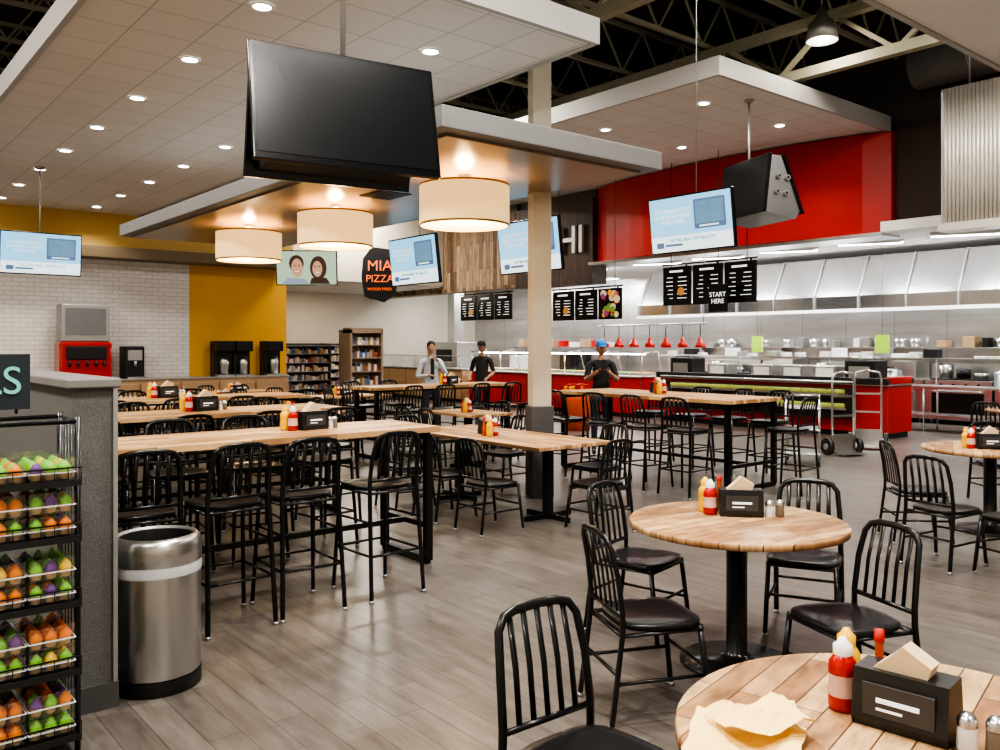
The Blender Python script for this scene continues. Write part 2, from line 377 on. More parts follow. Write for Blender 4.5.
b.box(17.3,17.65,5.2,14.5,1.42,1.44,STEEL)
for y in (5.3,7.6,9.9,12.2,14.4): b.tube([(17.6,y,.9),(17.6,y,1.43)],.015,STEEL,8)
y=5.3
while y<14.3:
    w=r.uniform(.15,.3); t=r.random()
    if t<.5: 
        for k in range(r.randint(2,5)): b.lathe([(0,0),(.11,0),(.13,.02),(0,.022)],WHITE,(17.47,y+.13,1.44+k*.024),14)
    elif t<.8: b.box(17.34,17.6,y,y+w,1.44,1.44+r.uniform(.08,.2),r.choice([STEEL,BLKP,WHITE,STEELD]),.01)
    y+=w+.08
b.obj('prep_table')
b=B(); b.lathe([(0,0),(.19,0),(.19,.28),(.2,.285),(.18,.3),(.05,.33),(0,.33)],STEEL); b.tube([(-.19,0,.2),(-.24,0,.22),(-.19,0,.24)],.01,STEEL,6); b.tube([(.19,0,.2),(.24,0,.22),(.19,0,.24)],.01,STEEL,6); b.ball((0,0,.345),.02,BLKP)
pot=b.mesh('stock_pot')
for y in (5.6,6.2,8.3,9.2,11.1,12.6): place('stock_pot',pot,(17.25,y,.902))
b=B(); b.box(-.25,.25,-.3,.3,0,.42,BLKP,.03); b.box(-.27,-.25,-.2,.2,.08,.3,STEELD); b.box(-.18,.18,-.22,.22,.42,.48,STEEL,.02); am=b.mesh('countertop_warmer')
place('countertop_warmer',am,(15.45,12.1,1.002)); place('countertop_warmer',am,(15.45,7.95,1.002))
b=B(); b.box(-.2,.2,-.25,.25,0,.3,STEEL,.02); b.box(-.21,-.2,-.18,.18,.05,.25,WHITE); tm=b.mesh('food_warmer_box')
for y in (8.7,9.4,10.1,11.2): place('food_warmer_box',tm,(15.5,y,1.002))
b=B(); b.tube([(0,-1.7,.55),(0,1.7,.55)],.02,STEEL,8)
for i in range(7):
    y=-1.5+.5*i
    b.tube([(0,y,.55),(0,y,.2)],.01,BLKP,6); b.lathe([(.03,.24),(.05,.2),(.06,.14),(.12,.08),(.13,0),(.12,0),(.1,.07),(0,.12)],REDG,(0,y,0),16)
    b.lathe([(0,.02),(.05,.02)],EMW,(0,y,0),12)
for y in (-1.6,1.6): b.tube([(0,y,.55),(0,y,2.05)],.012,STEEL,6)
b.obj('heat_lamp_rail',(15.9,13.6,1.64))
def menu(name,pxa,pxb,y0,y1,X,panels,hang=3.75,pic=False):
    ua=(pxa-500)/FP; ub=(pxb-500)/FP
    def pt(u): D=X/(FW.x+RT.x*u); return D, D*(FW.y+RT.y*u)
    Da,Ya=pt(ua); Db,Yb=pt(ub); Dm=(Da+Db)/2
    z1=H+(HZ-y0)*Dm/FP; z0=H+(HZ-y1)*Dm/FP
    Yc=(Ya+Yb)/2; w=abs(Ya-Yb); h=z1-z0
    b=B(); pw=w/panels
    b.tube([(0.02,-w/2,h/2+.05),(0.02,w/2,h/2+.05)],.02,BLK,6)
    for i in range(panels):
        ya=-w/2+i*pw+.03; yb=ya+pw-.06
        b.box(0,.05,ya,yb,-h/2,h/2,BLKT,.008); b.box(.01,.03,ya+.1,ya+.14,h/2,h/2+.05,BLK)
        if pic and i==0:
            rr=random.Random(4)
            for k in range(26):
                cy=rr.uniform(ya+.1,yb-.1); cz=rr.uniform(-h/2+.1,h/2-.1); q=rr.uniform(.04,.1)
                b.prism([(cy+q*math.cos(a),cz+q*math.sin(a)) for a in [j*math.pi/5 for j in range(10)]],rr.choice([food[0],food[1],food[3],mat('beet_purple',(.3,.05,.2)),REDG,YEL]),lambda p,x:(x,p[0],p[1]),-.004-.0005*k,0)
            continue
        b.box(-.004,0,ya+.25*pw,ya+.7*pw,h/2-.12,h/2-.08,WT)
        r=random.Random(i+panels)
        for k in range(6):
            z=h/2-.24-k*(h-.3)/6
            b.box(-.004,0,ya+.1,ya+.1+(yb-ya)*r.uniform(.2,.35),z,z+.014,WT); b.box(-.004,0,ya+.1+(yb-ya)*.5,ya+.1+(yb-ya)*r.uniform(.6,.75),z,z+.014,WT)
        if i==panels-1: b.prism([(ya+.25+.09*math.cos(a),-.12+.09*math.sin(a)) for a in [k*math.pi/8 for k in range(16)]],food[0],lambda p,x:(x,p[0],p[1]),-.008,0)
    zt=hang-(z0+z1)/2
    for y in (-w*.4,w*.4): b.tube([(.02,y,h/2),(.02,y,zt)],.008,BLK,6)
    return b.obj(name,(X,Yc,(z0+z1)/2))
menu('menu_board',662,757,264,304,14.6,3,5.65)
menu('menu_board',552,622,290,320,14.6,3,5.65,True)
menu('menu_board',460,512,295,320,15.35,3,3.3)
b=B(); b.box(0,.04,-.23,.23,-.28,.28,BLKT,.01); b.tube([(.02,0,.28),(.02,0,3.0)],.006,BLK,6); o=b.obj('start_here_sign',(14.3,10.45,2.65))
text('sign_text','START\nHERE',.135,WT,o,(-.006,0,.0),(math.pi/2,0,-math.pi/2))
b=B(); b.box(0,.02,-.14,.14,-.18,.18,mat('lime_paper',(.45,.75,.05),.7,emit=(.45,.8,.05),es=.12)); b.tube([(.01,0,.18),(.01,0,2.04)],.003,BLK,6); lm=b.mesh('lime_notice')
for p in (W(757,19.5,1.72),W(882,17,1.72)): place('lime_notice',lm,p)
b=B(); b.box(-.6,.6,-.9,.9,.9,1.8,STEEL,.02); b.box(-.62,-.6,-.6,.3,1.15,1.55,BLKP,.01); b.tube([(-.66,-.6,1.1),(-.66,.3,1.1)],.02,STEEL,8); b.box(-.62,-.6,.42,.8,1.0,1.7,STEELD)
for x in (-.5,.5):
    for y in (-.8,.8): b.tube([(x,y,0),(x,y,.92)],.04,STEELD,8)
b.box(-.2,.2,-.2,.2,1.8,3.7,STEEL)
b.obj('pizza_oven',(17.6,23.8,0))
b=B(); b.box(18,19.5,18,22.6,0,.9,STEEL,.01); b.box(18.2,18.9,18.5,19.2,.9,1.5,BLKP,.02); b.box(18.2,18.9,20.4,21.6,.9,1.35,WHITE,.02); b.box(19.2,19.6,18,22.6,1.6,1.64,STEEL)
for k in range(9): b.box(19.25,19.5,18.1+k*.5,18.35+k*.5,1.64,1.64+.15+.05*(k%3),[WHITE,RED,LAM][k%3],.01)
b.box(19.2,19.6,18,18.05,.9,1.6,STEEL); b.box(19.2,19.6,22.55,22.6,.9,1.6,STEEL)
b.obj('back_prep_counter')
b=B(); poly=[(-.42,.35),(-.2,.62),(.36,.55),(.45,.1),(.4,-.5),(.1,-.68),(-.38,-.55),(-.46,-.1)]
b.prism(poly,BLKP,lambda p,y:(p[0]*1.12,y,p[1]*1.2),-.06,.06); b.box(.5,.95,-.03,.03,.2,.26,BLK)
p=W(380,24,3.72); ms=b.obj('pizza_blade_sign',p,YAW)
text('sign_name','MIA',.42,ORG,ms,(0,-.08,.2)); text('sign_sub','PIZZA',.29,ORG,ms,(0,-.08,-.16)); text('sign_tag','WOOD FIRED',.11,ORG,ms,(0,-.08,-.45))
# ------------------------------------------------------------------ left wall station
b=counter('x',3.2,9.8,20.45,21.25,.92,LAM,mat('stone_top',(.3,.28,.25),.3,var=.3,scale=40)); 
for k in range(7): b.box(3.3+k*.93,3.3+k*.93+.88,20.43,20.47,.15,.8,LAM,.008)
b.obj('beverage_counter')
b=B(); b.box(-.55,.55,-.3,.25,0,.85,REDG,.06); b.box(-.42,.42,-.33,-.3,.45,.75,BLKP,.02); b.box(-.45,.45,-.42,-.3,.0,.06,STEELD,.01)
for k in range(5): b.tube([(-.36+.18*k,-.36,.42),(-.36+.18*k,-.36,.3)],.03,BLKP,8)
b.box(-.5,.5,-.25,.25,.85,1.7,STEELD,.03); b.box(-.42,.42,-.26,-.25,1.0,1.6,mat('ice_bin_window',(.2,.21,.22),.2))
b.obj('red_beverage_dispenser',(4.95,20.85,.922))
b=B(); b.box(-.22,.22,-.25,.22,0,.75,BLKP,.03); b.box(-.16,.16,-.26,-.25,.42,.66,STEELD,.01); b.box(-.18,.18,-.33,-.25,0,.04,STEELD); b.tube([(0,-.28,.4),(0,-.28,.28)],.03,STEELD,8); b.obj('black_coffee_machine',(6.0,20.85,.922))
b=B(); b.box(-.22,.22,-.1,.22,0,.85,BLKP,.02); b.box(-.22,.22,-.3,.22,.62,.88,BLKP,.02); b.box(-.22,.22,-.3,-.1,0,.04,STEELD); b.lathe([(0,0),(.11,.0),(.12,.3),(.09,.42),(0,.42)],STEEL,(0,-.18,.05),14); bm_=b.mesh('coffee_brewer')
for x in (8.15,8.63,9.45): place('coffee_brewer',bm_,(x,20.85,.922))
b=B()
b.box(-.8,.8,.3,.36,0,1.75,GREYC); b.box(-.8,-.75,-.3,.3,0,1.75,GREYC); b.box(.75,.8,-.3,.3,0,1.75,GREYC)
r=random.Random(5); cols=[mat('pack_red',(.35,.07,.04)),mat('pack_mustard',(.5,.33,.10)),WHITE,LAM,mat('pack_grey',(.4,.4,.4)),food[2],CREAM,mat('pack_blue',(.10,.15,.28)),food[3],WHITE]
for z in (.12,.38,.64,.9,1.16,1.42,1.66):
    b.box(-.75,.75,-.3,.3,z,z+.025,STEELD)
    if z<1.6:
        x=-.72
        while x<.68:
            w=r.uniform(.04,.08); b.box(x,x+w,-.27,.1,z+.025,z+.025+r.uniform(.08,.19),r.choice(cols),.005); x+=w+.006
sh=b.mesh('grocery_shelf')
for x,y in ((11.5,23.2),(13.15,25.2),(11.45,25.2)): place('grocery_shelf',sh,(x,y,0))
b=B(); kw=mat('kiosk_tan_wood',(.34,.25,.18),.6); b.box(-.55,.55,.1,.35,0,2.15,kw,.01); b.box(-.55,-.49,-.35,.1,0,2.15,kw); b.box(.49,.55,-.35,.1,0,2.15,kw); b.box(-.55,.55,-.35,.1,2.05,2.2,kw)
for z in (.1,.5,.9,1.3,1.68):
    b.box(-.49,.49,-.33,.1,z,z+.03,kw); x=-.46
    while x<.4:
        w=r.uniform(.06,.1); b.box(x,x+w,-.28,0,z+.03,z+.03+r.uniform(.12,.26),r.choice(cols),.005); x+=w+.01
b.obj('wooden_display_cabinet',W(361,25.2),)
b=B(); b.box(0,.9,0,.05,0,1.9,mat('grey_door_panel',(.3,.29,.27),.5)); b.box(.1,.8,-.01,0,.1,1.8,CREAM); b.box(-.06,0,-.02,.07,0,1.96,GREYC); b.box(.9,.96,-.02,.07,0,1.96,GREYC); b.box(-.06,.96,-.02,.07,1.9,1.96,GREYC); b.obj('door_1',(14.3,25.7,0))
boxobj('ceiling_store',10.1,15.28,21.45,25.8,3.46,3.5,tilem)
light('AREA','store_lamp',(12.6,23.6,3.4),60,(1,.88,.7),1.5,sy=1.5)
# ------------------------------------------------------------------ TVs
def tv(name,X,Y,Z,rz,w,tilt,kind,hang,two=False,pr=.02,ar=.57):
    h=w*ar; b=B(); Mt=Matrix.Rotation(tilt,4,'X'); b.M=Mt
    b.box(-w/2,w/2,0,.05,-h/2,h/2,BLKT,.008); b.box(-w*.3,w*.3,.05,.11,-h*.3,h*.3,BLKP,.01)
    if kind=='ad':
        scr=mat('tv_ad_screen',(.1,.1,.1),.3,emit=(.25,.66,.95),es=1.15); bl=mat('tv_ad_blue',(.1,.1,.1),.3,emit=(.02,.12,.28),es=1.0); wh=mat('tv_ad_white',(.1,.1,.1),.3,emit=(.85,.95,1),es=1.2); ph=mat('tv_ad_photo',(.05,.05,.05),.3,emit=(.12,.28,.42),es=1,var=.8,scale=9)
        b.box(-w/2+.02,w/2-.02,-.003,0,-h/2+.02,h/2-.02,scr); b.box(-w/2+.02,w/2-.02,-.005,-.003,-h/2+.02,-h*.2,wh)
        b.box(w*.06,w*.42,-.008,-.005,-h*.12,h*.38,bl); b.box(w*.08,w*.40,-.010,-.008,-.04*h,h*.35,ph); b.box(w*.12,w*.34,-.011,-.010,-h*.09,-h*.065,wh)
        b.box(-w*.42,-w*.33,-.008,-.005,-h*.4,-h*.3,bl); b.box(-w*.31,-w*.1,-.008,-.005,-h*.38,-h*.34,bl)
    elif kind=='people':
        sc=mat('tv_leafy',(.1,.1,.1),.3,emit=(.45,.6,.42),es=.9,var=.6,scale=8); sk=mat('tv_skin',(.1,.1,.1),.3,emit=(.72,.36,.21),es=.8); hr=mat('tv_hair',(.02,.01,.01),.3,emit=(.06,.03,.02),es=1); sh_=mat('tv_shirt',(.1,.1,.1),.3,emit=(.3,.36,.5),es=.8)
        b.box(-w/2+.02,w/2-.02,-.003,0,-h/2+.02,h/2-.02,sc)
        def disc(cx,cz,rx,rz_,m,y):
            b.prism([(cx+rx*math.cos(a),cz+rz_*math.sin(a)) for a in [k*math.pi/10 for k in range(20)]],m,lambda p,yy:(p[0],yy,p[1]),y,y+.002)
        b.prism([(-.5,-h/2+.03),(-.38,-.2),(-.05,-.22),(.06,-h/2+.03)],sh_,lambda p,yy:(p[0],yy,p[1]),-.006,-.003)
        b.prism([(.06,-h/2+.03),(.1,-.2),(.4,-.2),(.48,-h/2+.03)],hr,lambda p,yy:(p[0],yy,p[1]),-.006,-.003)
        disc(-.2,.09,.15,.17,hr,-.008); disc(.24,.0,.17,.24,hr,-.008); disc(-.19,.0,.115,.19,sk,-.011); disc(.22,-.02,.10,.16,sk,-.011)
        for fx,fz in ((-.19,.02),(.22,0)):
            b.box(fx-.06,fx-.025,-.013,-.011,fz+.02,fz+.04,hr); b.box(fx+.025,fx+.06,-.013,-.011,fz+.02,fz+.04,hr); b.box(fx-.04,fx+.04,-.013,-.011,fz-.1,fz-.08,WT)
    else:
        b.box(-w/2+.03,w/2-.03,-.004,0,-h/2+.05,h/2-.03,mat('tv_dark_glass',(.008,.009,.010),.25,spec=.3))
    if two=='thin':
        b.prism([(.05,h*.42),(.13,h*.42),(.40,-h*.40),(.05,-h*.42)],BLKP,lambda p,x:(x,p[0],p[1]),-w*.40,w*.40)
        b.prism([(.13,h*.5),(.18,h*.5),(.50,-h*.42),(.45,-h*.44)],BLKT,lambda p,x:(x,p[0],p[1]),-w*.46,w*.46)
    elif two:
        b.prism([(.05,h/2-.03),(.22,h/2-.02),(.66,-h/2+.10),(.60,-h/2-.02),(.05,-h/2)],two,lambda p,x:(x,p[0],p[1]),-w*.47,w*.49)
        b.prism([(.23,h/2),(.29,h/2),(.74,-h/2+.08),(.68,-h/2+.06)],BLKT,lambda p,x:(x,p[0],p[1]),-w*.5,w*.5)
        for (zz,yy) in ((.12,.2),(-.12,.2),(.12,.36),(-.12,.36)):
            b.tube([(w*.49,yy,zz),(w*.49+.04,yy,zz)],.045,STEEL,12); b.tube([(w*.49+.04,yy,zz),(w*.49+.05,yy,zz)],.02,BLKP,8)
    b.M=Matrix.Identity(4)
    b.tube([(0,.12,0),(0,.12,hang-Z)],pr,STEELD,8); b.lathe([(0,0),(.08,0),(.06,-.04),(0,-.04)],STEELD,(0,.12,hang-Z))
    o=b.obj(name,(X,Y,Z),rz)
    if kind=='ad':
        for (s,sz,dx,dz) in (('THE BALANCE OF\nHEALTH SAVINGS\nAND CARE',.055*w,-.2*w,.14*h),('877.462.4022 / 877.462.3179',.045*w,.03*w,-.28*h)):
            t=text('screen_text',s,sz,TEAL if dz<0 else WT,o,(0,0,0)); t.matrix_local=Mt@Matrix.Translation((dx,-.012,dz))@Matrix.Rotation(math.pi/2,4,'X')
    return o
tl=.12
tv('hanging_television',7.85,6.12,3.1,-math.pi/2,1.18,tl,'ad',8.2,pr=.006,ar=.56)
tv('hanging_television',7.4,8.40,3.0,-math.pi/2,1.22,tl,'ad',8.2,pr=.006)
tv('hanging_television',6.85,10.3,2.92,-math.pi/2,1.22,tl,'ad',8.2,pr=.006)
p=W(306.5,17.2); tv('hanging_television',p.x,p.y,3.26,YAW,1.24,tl,'people',8.2,pr=.006)
tv('hanging_television',3.17,16.1,3.25,0,1.26,tl,'ad',4.74,pr=.012)
p=W(349,5.85); tv('hanging_television',p.x,p.y,3.31,math.radians(-9),1.34,-.20,'off',8.2,two='thin',ar=.62)
p=W(768,13.6); tv('hanging_television',p.x-.25,p.y+.3,4.22,-math.pi/2-.38,1.28,-.12,'off',5.65,two=mat('dark_steel_housing',(.22,.22,.22),.4,.7),ar=.72)
# ------------------------------------------------------------------ furniture
def seat(b,s,m):
    n=28; R=[]
    def sp(a,k):
        e=.55; c,sn=math.cos(a),math.sin(a)
        x=math.copysign(abs(c)**e,c); y=math.copysign(abs(sn)**e,sn)
        return (x*(.205 + .015*y)*k, y*.2*k)
    for (k,z) in ((.96,s-.03),(1,s-.022),(1,s-.005),(.96,s),(.8,s-.004),(.4,s-.012)):
        R.append([b.v((*sp(2*math.pi*i/n,k),z)) for i in range(n)])
    for a,c in zip(R,R[1:]):
        for i in range(n): b.f([a[i],a[(i+1)%n],c[(i+1)%n],c[i]],m,True)
    b.f(R[0][::-1],m); cv=b.v((0,0,s-.014))
    for i in range(n): b.f([R[-1][i],R[-1][(i+1)%n],cv],m,True)
def chairmesh(s,bh,name):
    b=B(); m=BLK; fx=.21 if s>.6 else .195
    half=[(-fx,-.27,0.012),(-.19,-.215,s-.02),(-.188,-.215,s+.06),(-.182,-.235,s+bh*.55),(-.168,-.262,s+bh*.86),(-.14,-.272,s+bh*.955),(-.09,-.277,s+bh*.99),(0,-.278,s+bh)]
    pts=half+[(-x,y,z) for x,y,z in half[-2::-1]]
    b.tube(pts,.016,m,8,.012)
    b.tube([(-.186,-.214,s+.045),(.186,-.214,s+.045)],.012,m,6)
    for i,x in enumerate((-.115,-.058,0,.058,.115)):
        zt=s+bh*(.965 if abs(x)>.1 else .985)
        b.tube([(x*1.05,-.214,s+.045),(x*1.03,-.236,s+bh*.55),(x,-.275,zt)],.0125,m,6,.005)
    seat(b,s,m)
    for sx in (-1,1):
        b.tube([(sx*.185,.165,s-.02),(sx*(fx+.005),.215,.012)],.014,m,8)
        b.tube([(sx*.185,.17,s-.04),(sx*.188,-.21,s-.04)],.01,m,6,.018)
        zs=(.3,.52) if s>.6 else (.2,)
        for z in zs:
            t=1-z/s; xx=.19+(fx-.19)*t
            b.tube([(sx*xx,.165+.05*t,z),(sx*xx,-.215-.055*t,z)],.009,m,6)
        for y in (.215,-.27): b.lathe([(0,0),(.016,0),(.016,.02),(0,.02)],STEELD,(sx*(fx+.003 if y>0 else fx),y,0),8)
    for yy in (.17,-.21): b.tube([(-.185,yy,s-.04),(.185,yy,s-.04)],.01,m,6,.018)
    z=.3 if s>.6 else .24; t=1-z/s; xx=.19+(fx-.19)*t
    for yy in (.165+.05*t,-.215-.055*t): b.tube([(-xx,yy,z),(xx,yy,z)],.009,m,6)
    return b.mesh(name)
CH=chairmesh(.45,.40,'dining_chair'); ST=chairmesh(.75,.36,'bar_stool')
def chair(x,y,dx,dy): place('dining_chair',CH,(x,y,0),math.atan2(dy,dx)-math.pi/2)
def stool(x,y,dx,dy): 
    j=random.uniform(-.14,.14); place('bar_stool',ST,(x,y,0),math.atan2(dy,dx)-math.pi/2+j)
def hightop(x0,x1,y0,y1,alongx,name='high_top_table'):
    w,d=x1-x0,y1-y0; b=B(); m=wood if alongx else woodY
    b.box(-w/2,w/2,-d/2,d/2,1.025,1.07,m,.004)
    def frame(a,c):
        (ax,ay),(cx,cy)=a,c
        b.bar((ax,ay,.03),(ax,ay,1.0),.055,BLK); b.bar((cx,cy,.03),(cx,cy,1.0),.055,BLK); b.bar((ax,ay,.03),(cx,cy,.03),.055,BLK); b.bar((ax,ay,1.0),(cx,cy,1.0),.05,BLK)
    if alongx:
        for s in (-1,1): frame((s*(w/2-.08),-d/2+.06),(s*(w/2-.08),d/2-.06))
        b.bar((-w/2+.08,0,1.0),(w/2-.08,0,1.0),.04,BLK); b.bar((-w/2+.08,0,.3),(w/2-.08,0,.3),.04,BLK)
        for s in (-1,1): b.bar((s*(w/2-.08),-d/2+.06,.3),(s*(w/2-.08),d/2-.06,.3),.04,BLK)
    else:
        for s in (-1,1): frame((-w/2+.06,s*(d/2-.08)),(w/2-.06,s*(d/2-.08)))
        b.bar((0,-d/2+.08,1.0),(0,d/2-.08,1.0),.04,BLK); b.bar((0,-d/2+.08,.3),(0,d/2-.08,.3),.04,BLK)
        for s in (-1,1): b.bar((-w/2+.06,s*(d/2-.08),.3),(w/2-.06,s*(d/2-.08),.3),.04,BLK)
    return b.obj(name,((x0+x1)/2,(y0+y1)/2,0))
def dtable(x0,x1,y0,y1,alongx=True):
    w,d=x1-x0,y1-y0; b=B(); b.box(-w/2,w/2,-d/2,d/2,.725,.76,wood if alongx else woodY,.004)
    L=max(w,d); off=[0] if L<1.3 else [-L/2+.4,L/2-.4]
    for o in off:
        c=(o,0) if w>d else (0,o)
        b.bar((c[0],c[1],.03),(c[0],c[1],.72),.075,BLK)
        for a in (0,math.pi/2): 
            dx,dy=.3*math.cos(a),.3*math.sin(a); b.bar((c[0]-dx,c[1]-dy,.018),(c[0]+dx,c[1]+dy,.018),.06,BLK,.03); b.bar((c[0]-dx*.8,c[1]-dy*.8,.71),(c[0]+dx*.8,c[1]+dy*.8,.71),.04,BLK,.025)
    return b.obj('dining_table',((x0+x1)/2,(y0+y1)/2,0))
b=B(); b.lathe([(0,.722),(.55,.722),(.57,.728),(.57,.754),(.565,.76),(0,.76)],woodR,seg=64)
b.lathe([(0,.0),(.30,.0),(.30,.012),(.1,.03),(.055,.06),(.055,.70),(.2,.715),(0,.72)],BLK,seg=32)
RTm=b.mesh('round_dining_table')
def rtable(p,rz): place('round_dining_table',RTm,p,rz)
b=B()
b.prism([(-.055,0),(.055,0),(.062,.02),(.045,.125),(-.045,.125),(-.062,.02)],BLKP,lambda p,x:(x,p[0],p[1]),-.1,.1)
LAB=mat('dispenser_label',(.05,.05,.052),.4)
b.box(-.075,.075,-.062,-.055,.03,.1,LAB,0); b.box(-.045,.045,-.064,-.062,.062,.072,WT); b.box(-.045,.01,-.064,-.062,.045,.050,WT)
b.prism([(-.07,.12),(.05,.12),(.06,.15),(.0,.185),(-.03,.155)],mat('kraft_napkin',(.66,.50,.31),.8),lambda p,y:(p[0],y,p[1]),-.028,.028)
nap=b.mesh('napkin_dispenser')
def bottle(col,cap):
    b=B(); b.lathe([(0,0),(.03,0),(.033,.01),(.033,.05),(.030,.07),(.033,.09),(.031,.11),(.02,.128),(.018,.13)],col,seg=20)
    b.lathe([(.021,.128),(.022,.15),(.014,.156),(.008,.168),(0,.168)],cap,seg=14); b.lathe([(.0336,.035),(.0336,.05),(.0308,.07),(.0336,.085)],col if cap==col else mat('ketchup_label',(.65,.42,.35),.4),seg=20); return b.mesh('b')
KET=mat('ketchup_red',(.42,.010,.006),.25); MUS=mat('mustard_yellow',(.8,.46,.01),.3)
ket=bottle(KET,WHITE); mus=bottle(MUS,MUS)
b=B(); b.lathe([(0,0),(.013,0),(.018,.01),(.018,.08),(.01,.11),(.01,.15)],mat('hot_sauce',(.5,.08,.02),.2),seg=12); b.lathe([(.012,.148),(.012,.175),(0,.175)],RED,seg=12); hot=b.mesh('b')
def shaker(fill):
    b=B(); b.lathe([(0,0),(.02,0),(.022,.005),(.02,.05),(.019,.055)],fill,seg=12); b.lathe([(.021,.053),(.021,.065),(.013,.078),(0,.08)],STEEL,seg=12); return b.mesh('b')
salt=shaker(mat('salt_glass',(.75,.75,.72),.2)); pep=shaker(mat('pepper_glass',(.18,.15,.12),.2))
def condiments(x,y,z,rz,s=1.0):
    R=Matrix.Rotation(rz,3,'Z')
    for nm,me,dx,dy in (('napkin_dispenser',nap,0,0),('ketchup_bottle',ket,-.142,.0),('mustard_bottle',mus,-.16,.07),('hot_sauce_bottle',hot,-.09,.09),('salt_shaker',salt,.13,-.03),('pepper_shaker',pep,.18,-.01)):
        v=R@Vector((dx*s,dy*s,0)); o=place(nm,me,(x+v.x,y+v.y,z+.001),rz); o.scale=(s,s,s)
A=C(1.27,4.56); Bt=C(1.0,2.03); Ct=W(990,7.8); Dt=W(1030,12.3)
rtable(A,.6+YAW); rtable(Bt,.9+YAW); rtable(Ct,.4); rtable(Dt,.2)
def cchair(r,D,fr,fD):
    p=C(r,D); d=FW*fD+RT*fr; chair(p.x,p.y,d.x,d.y)
cchair(.29,2.58,.62,-.78)
cchair(.70,4.0,.9,.25)
cchair(.84,5.05,.62,-.5)
cchair(1.82,5.08,-.35,-.75)
cchair(1.60,3.93,-.82,-.28)
def at(px,y):
    D=FP*(H-.45)/(y-HZ); return (px-500)/FP*D, D
for px,y,fr,fD in ((918,488,.9,-.1),(945,506,.8,.5),(1020,516,-.3,.8),(1000,462,0,-1)):
    r,D=at(px,y); cchair(r,D,fr,fD)
for px,y in ((985,428),(1040,422)):
    r,D=at(px,y); cchair(r,D,.3,.6)
R2=YAW
condiments(*C(1.33,4.70)[:2],.76,R2-.15,1.15)
condiments(*C(1.00,2.09)[:2],.76,R2-.75,1.10)
condiments(*W(990,7.7)[:2],.76,R2-.2,1.1)
b=B()
ym=mat('yellow_wrap_paper',(.92,.66,.26),.7,var=.15,scale=8)
r=random.Random(2)
def sheet(cx,cy,w,d,z,n=10,rz=0,amp=.02):
    R=Matrix.Rotation(rz,3,'Z'); g=[]
    for j in range(n):
        row=[]
        for i in range(n):
            x=w*(i/(n-1)-.5); y=d*(j/(n-1)-.5); v=R@Vector((x,y,0))
            zz=z+.004+amp*(.5+.5*math.sin(9*i/n+5*j/n+rz*5))*(.5+r.random()*.5)
            row.append(b.v((cx+v.x+r.uniform(-.004,.004),cy+v.y+r.uniform(-.004,.004),zz)))
        g.append(row)
    for j in range(n-1):
        for i in range(n-1): b.f([g[j][i],g[j][i+1],g[j+1][i+1],g[j+1][i]],ym)
sheet(-.02,-.01,.26,.24,0,rz=-.4,amp=.025); sheet(.03,.02,.22,.16,.035,rz=.35,amp=.03)
b.obj('crumpled_napkins',C(.60,2.02,.762),R2)
hightop(1.25,3.85,5.4,6.15,True)
for x in (1.50,2.02,2.5,3.1): stool(x,5.12,0,1)
for x in (1.6,2.2,2.8,3.4): stool(x,6.5,0,-1)
condiments(2.95,5.8,1.07,.1,1.1)
hightop(1.5,4.3,7.7,8.45,True)
for x in (1.8,2.5,3.2,3.9): stool(x,7.35,0,1); stool(x+.1,8.8,0,-1)
condiments(3.0,8.1,1.07,.1,1.1)
hightop(2.2,5.0,10.0,10.75,True)
for x in (2.5,3.2,3.9): stool(x,9.65,0,1); stool(x+.1,11.1,0,-1)
condiments(3.4,10.4,1.07,.1,1.1)
hightop(8.1,9.15,5.75,8.6,False)
for y in (6.1,6.7,7.35,8.05): stool(7.78,y,1,0); stool(9.5,y+.05,-1,0)
stool(8.75,5.42,0,1)
condiments(8.7,7.3,1.07,1.2,1.1)
hightop(6.5,9.2,10.8,11.5,True)
for x in (6.8,7.4,8.05,8.7): stool(x,10.5,0,1)
for x in (6.9,7.6): stool(x,11.85,0,-1)
stool(6.2,11.15,1,0)
condiments(8.2,11.2,1.07,.1)
dtable(5.2,6.15,5.75,8.0,False)
for y in (6.1,6.8,7.5): chair(4.92,y,1,0)
for y in (6.2,7.7): chair(6.42,y,-1,0)
chair(5.65,5.45,0,1); chair(5.6,8.3,0,-1)
condiments(5.6,7.0,.76,1.4,1.1)
dtable(6.9,7.65,9.0,10.1,False); chair(6.65,9.3,1,0); chair(6.65,9.85,1,0); chair(7.9,9.3,-1,0); chair(7.9,9.85,-1,0); condiments(7.3,9.6,.76,1.2)
dtable(5.2,5.95,10.6,12.3,False)
for y in (11.5,12.0): chair(4.95,y,1,0); chair(6.2,y+.5,-1,0)
condiments(5.6,11.6,.76,1.2)
for (x,y) in ((3.0,13.0),(5.0,14.0),(7.2,13.8),(3.5,15.6),(6.2,16.4)):
    dtable(x,x+1.5,y,y+.76); condiments(x+.7,y+.4,.76,.2)
    for dx in (.35,1.1): chair(x+dx,y-.2,0,1); chair(x+dx,y+.96,0,-1)
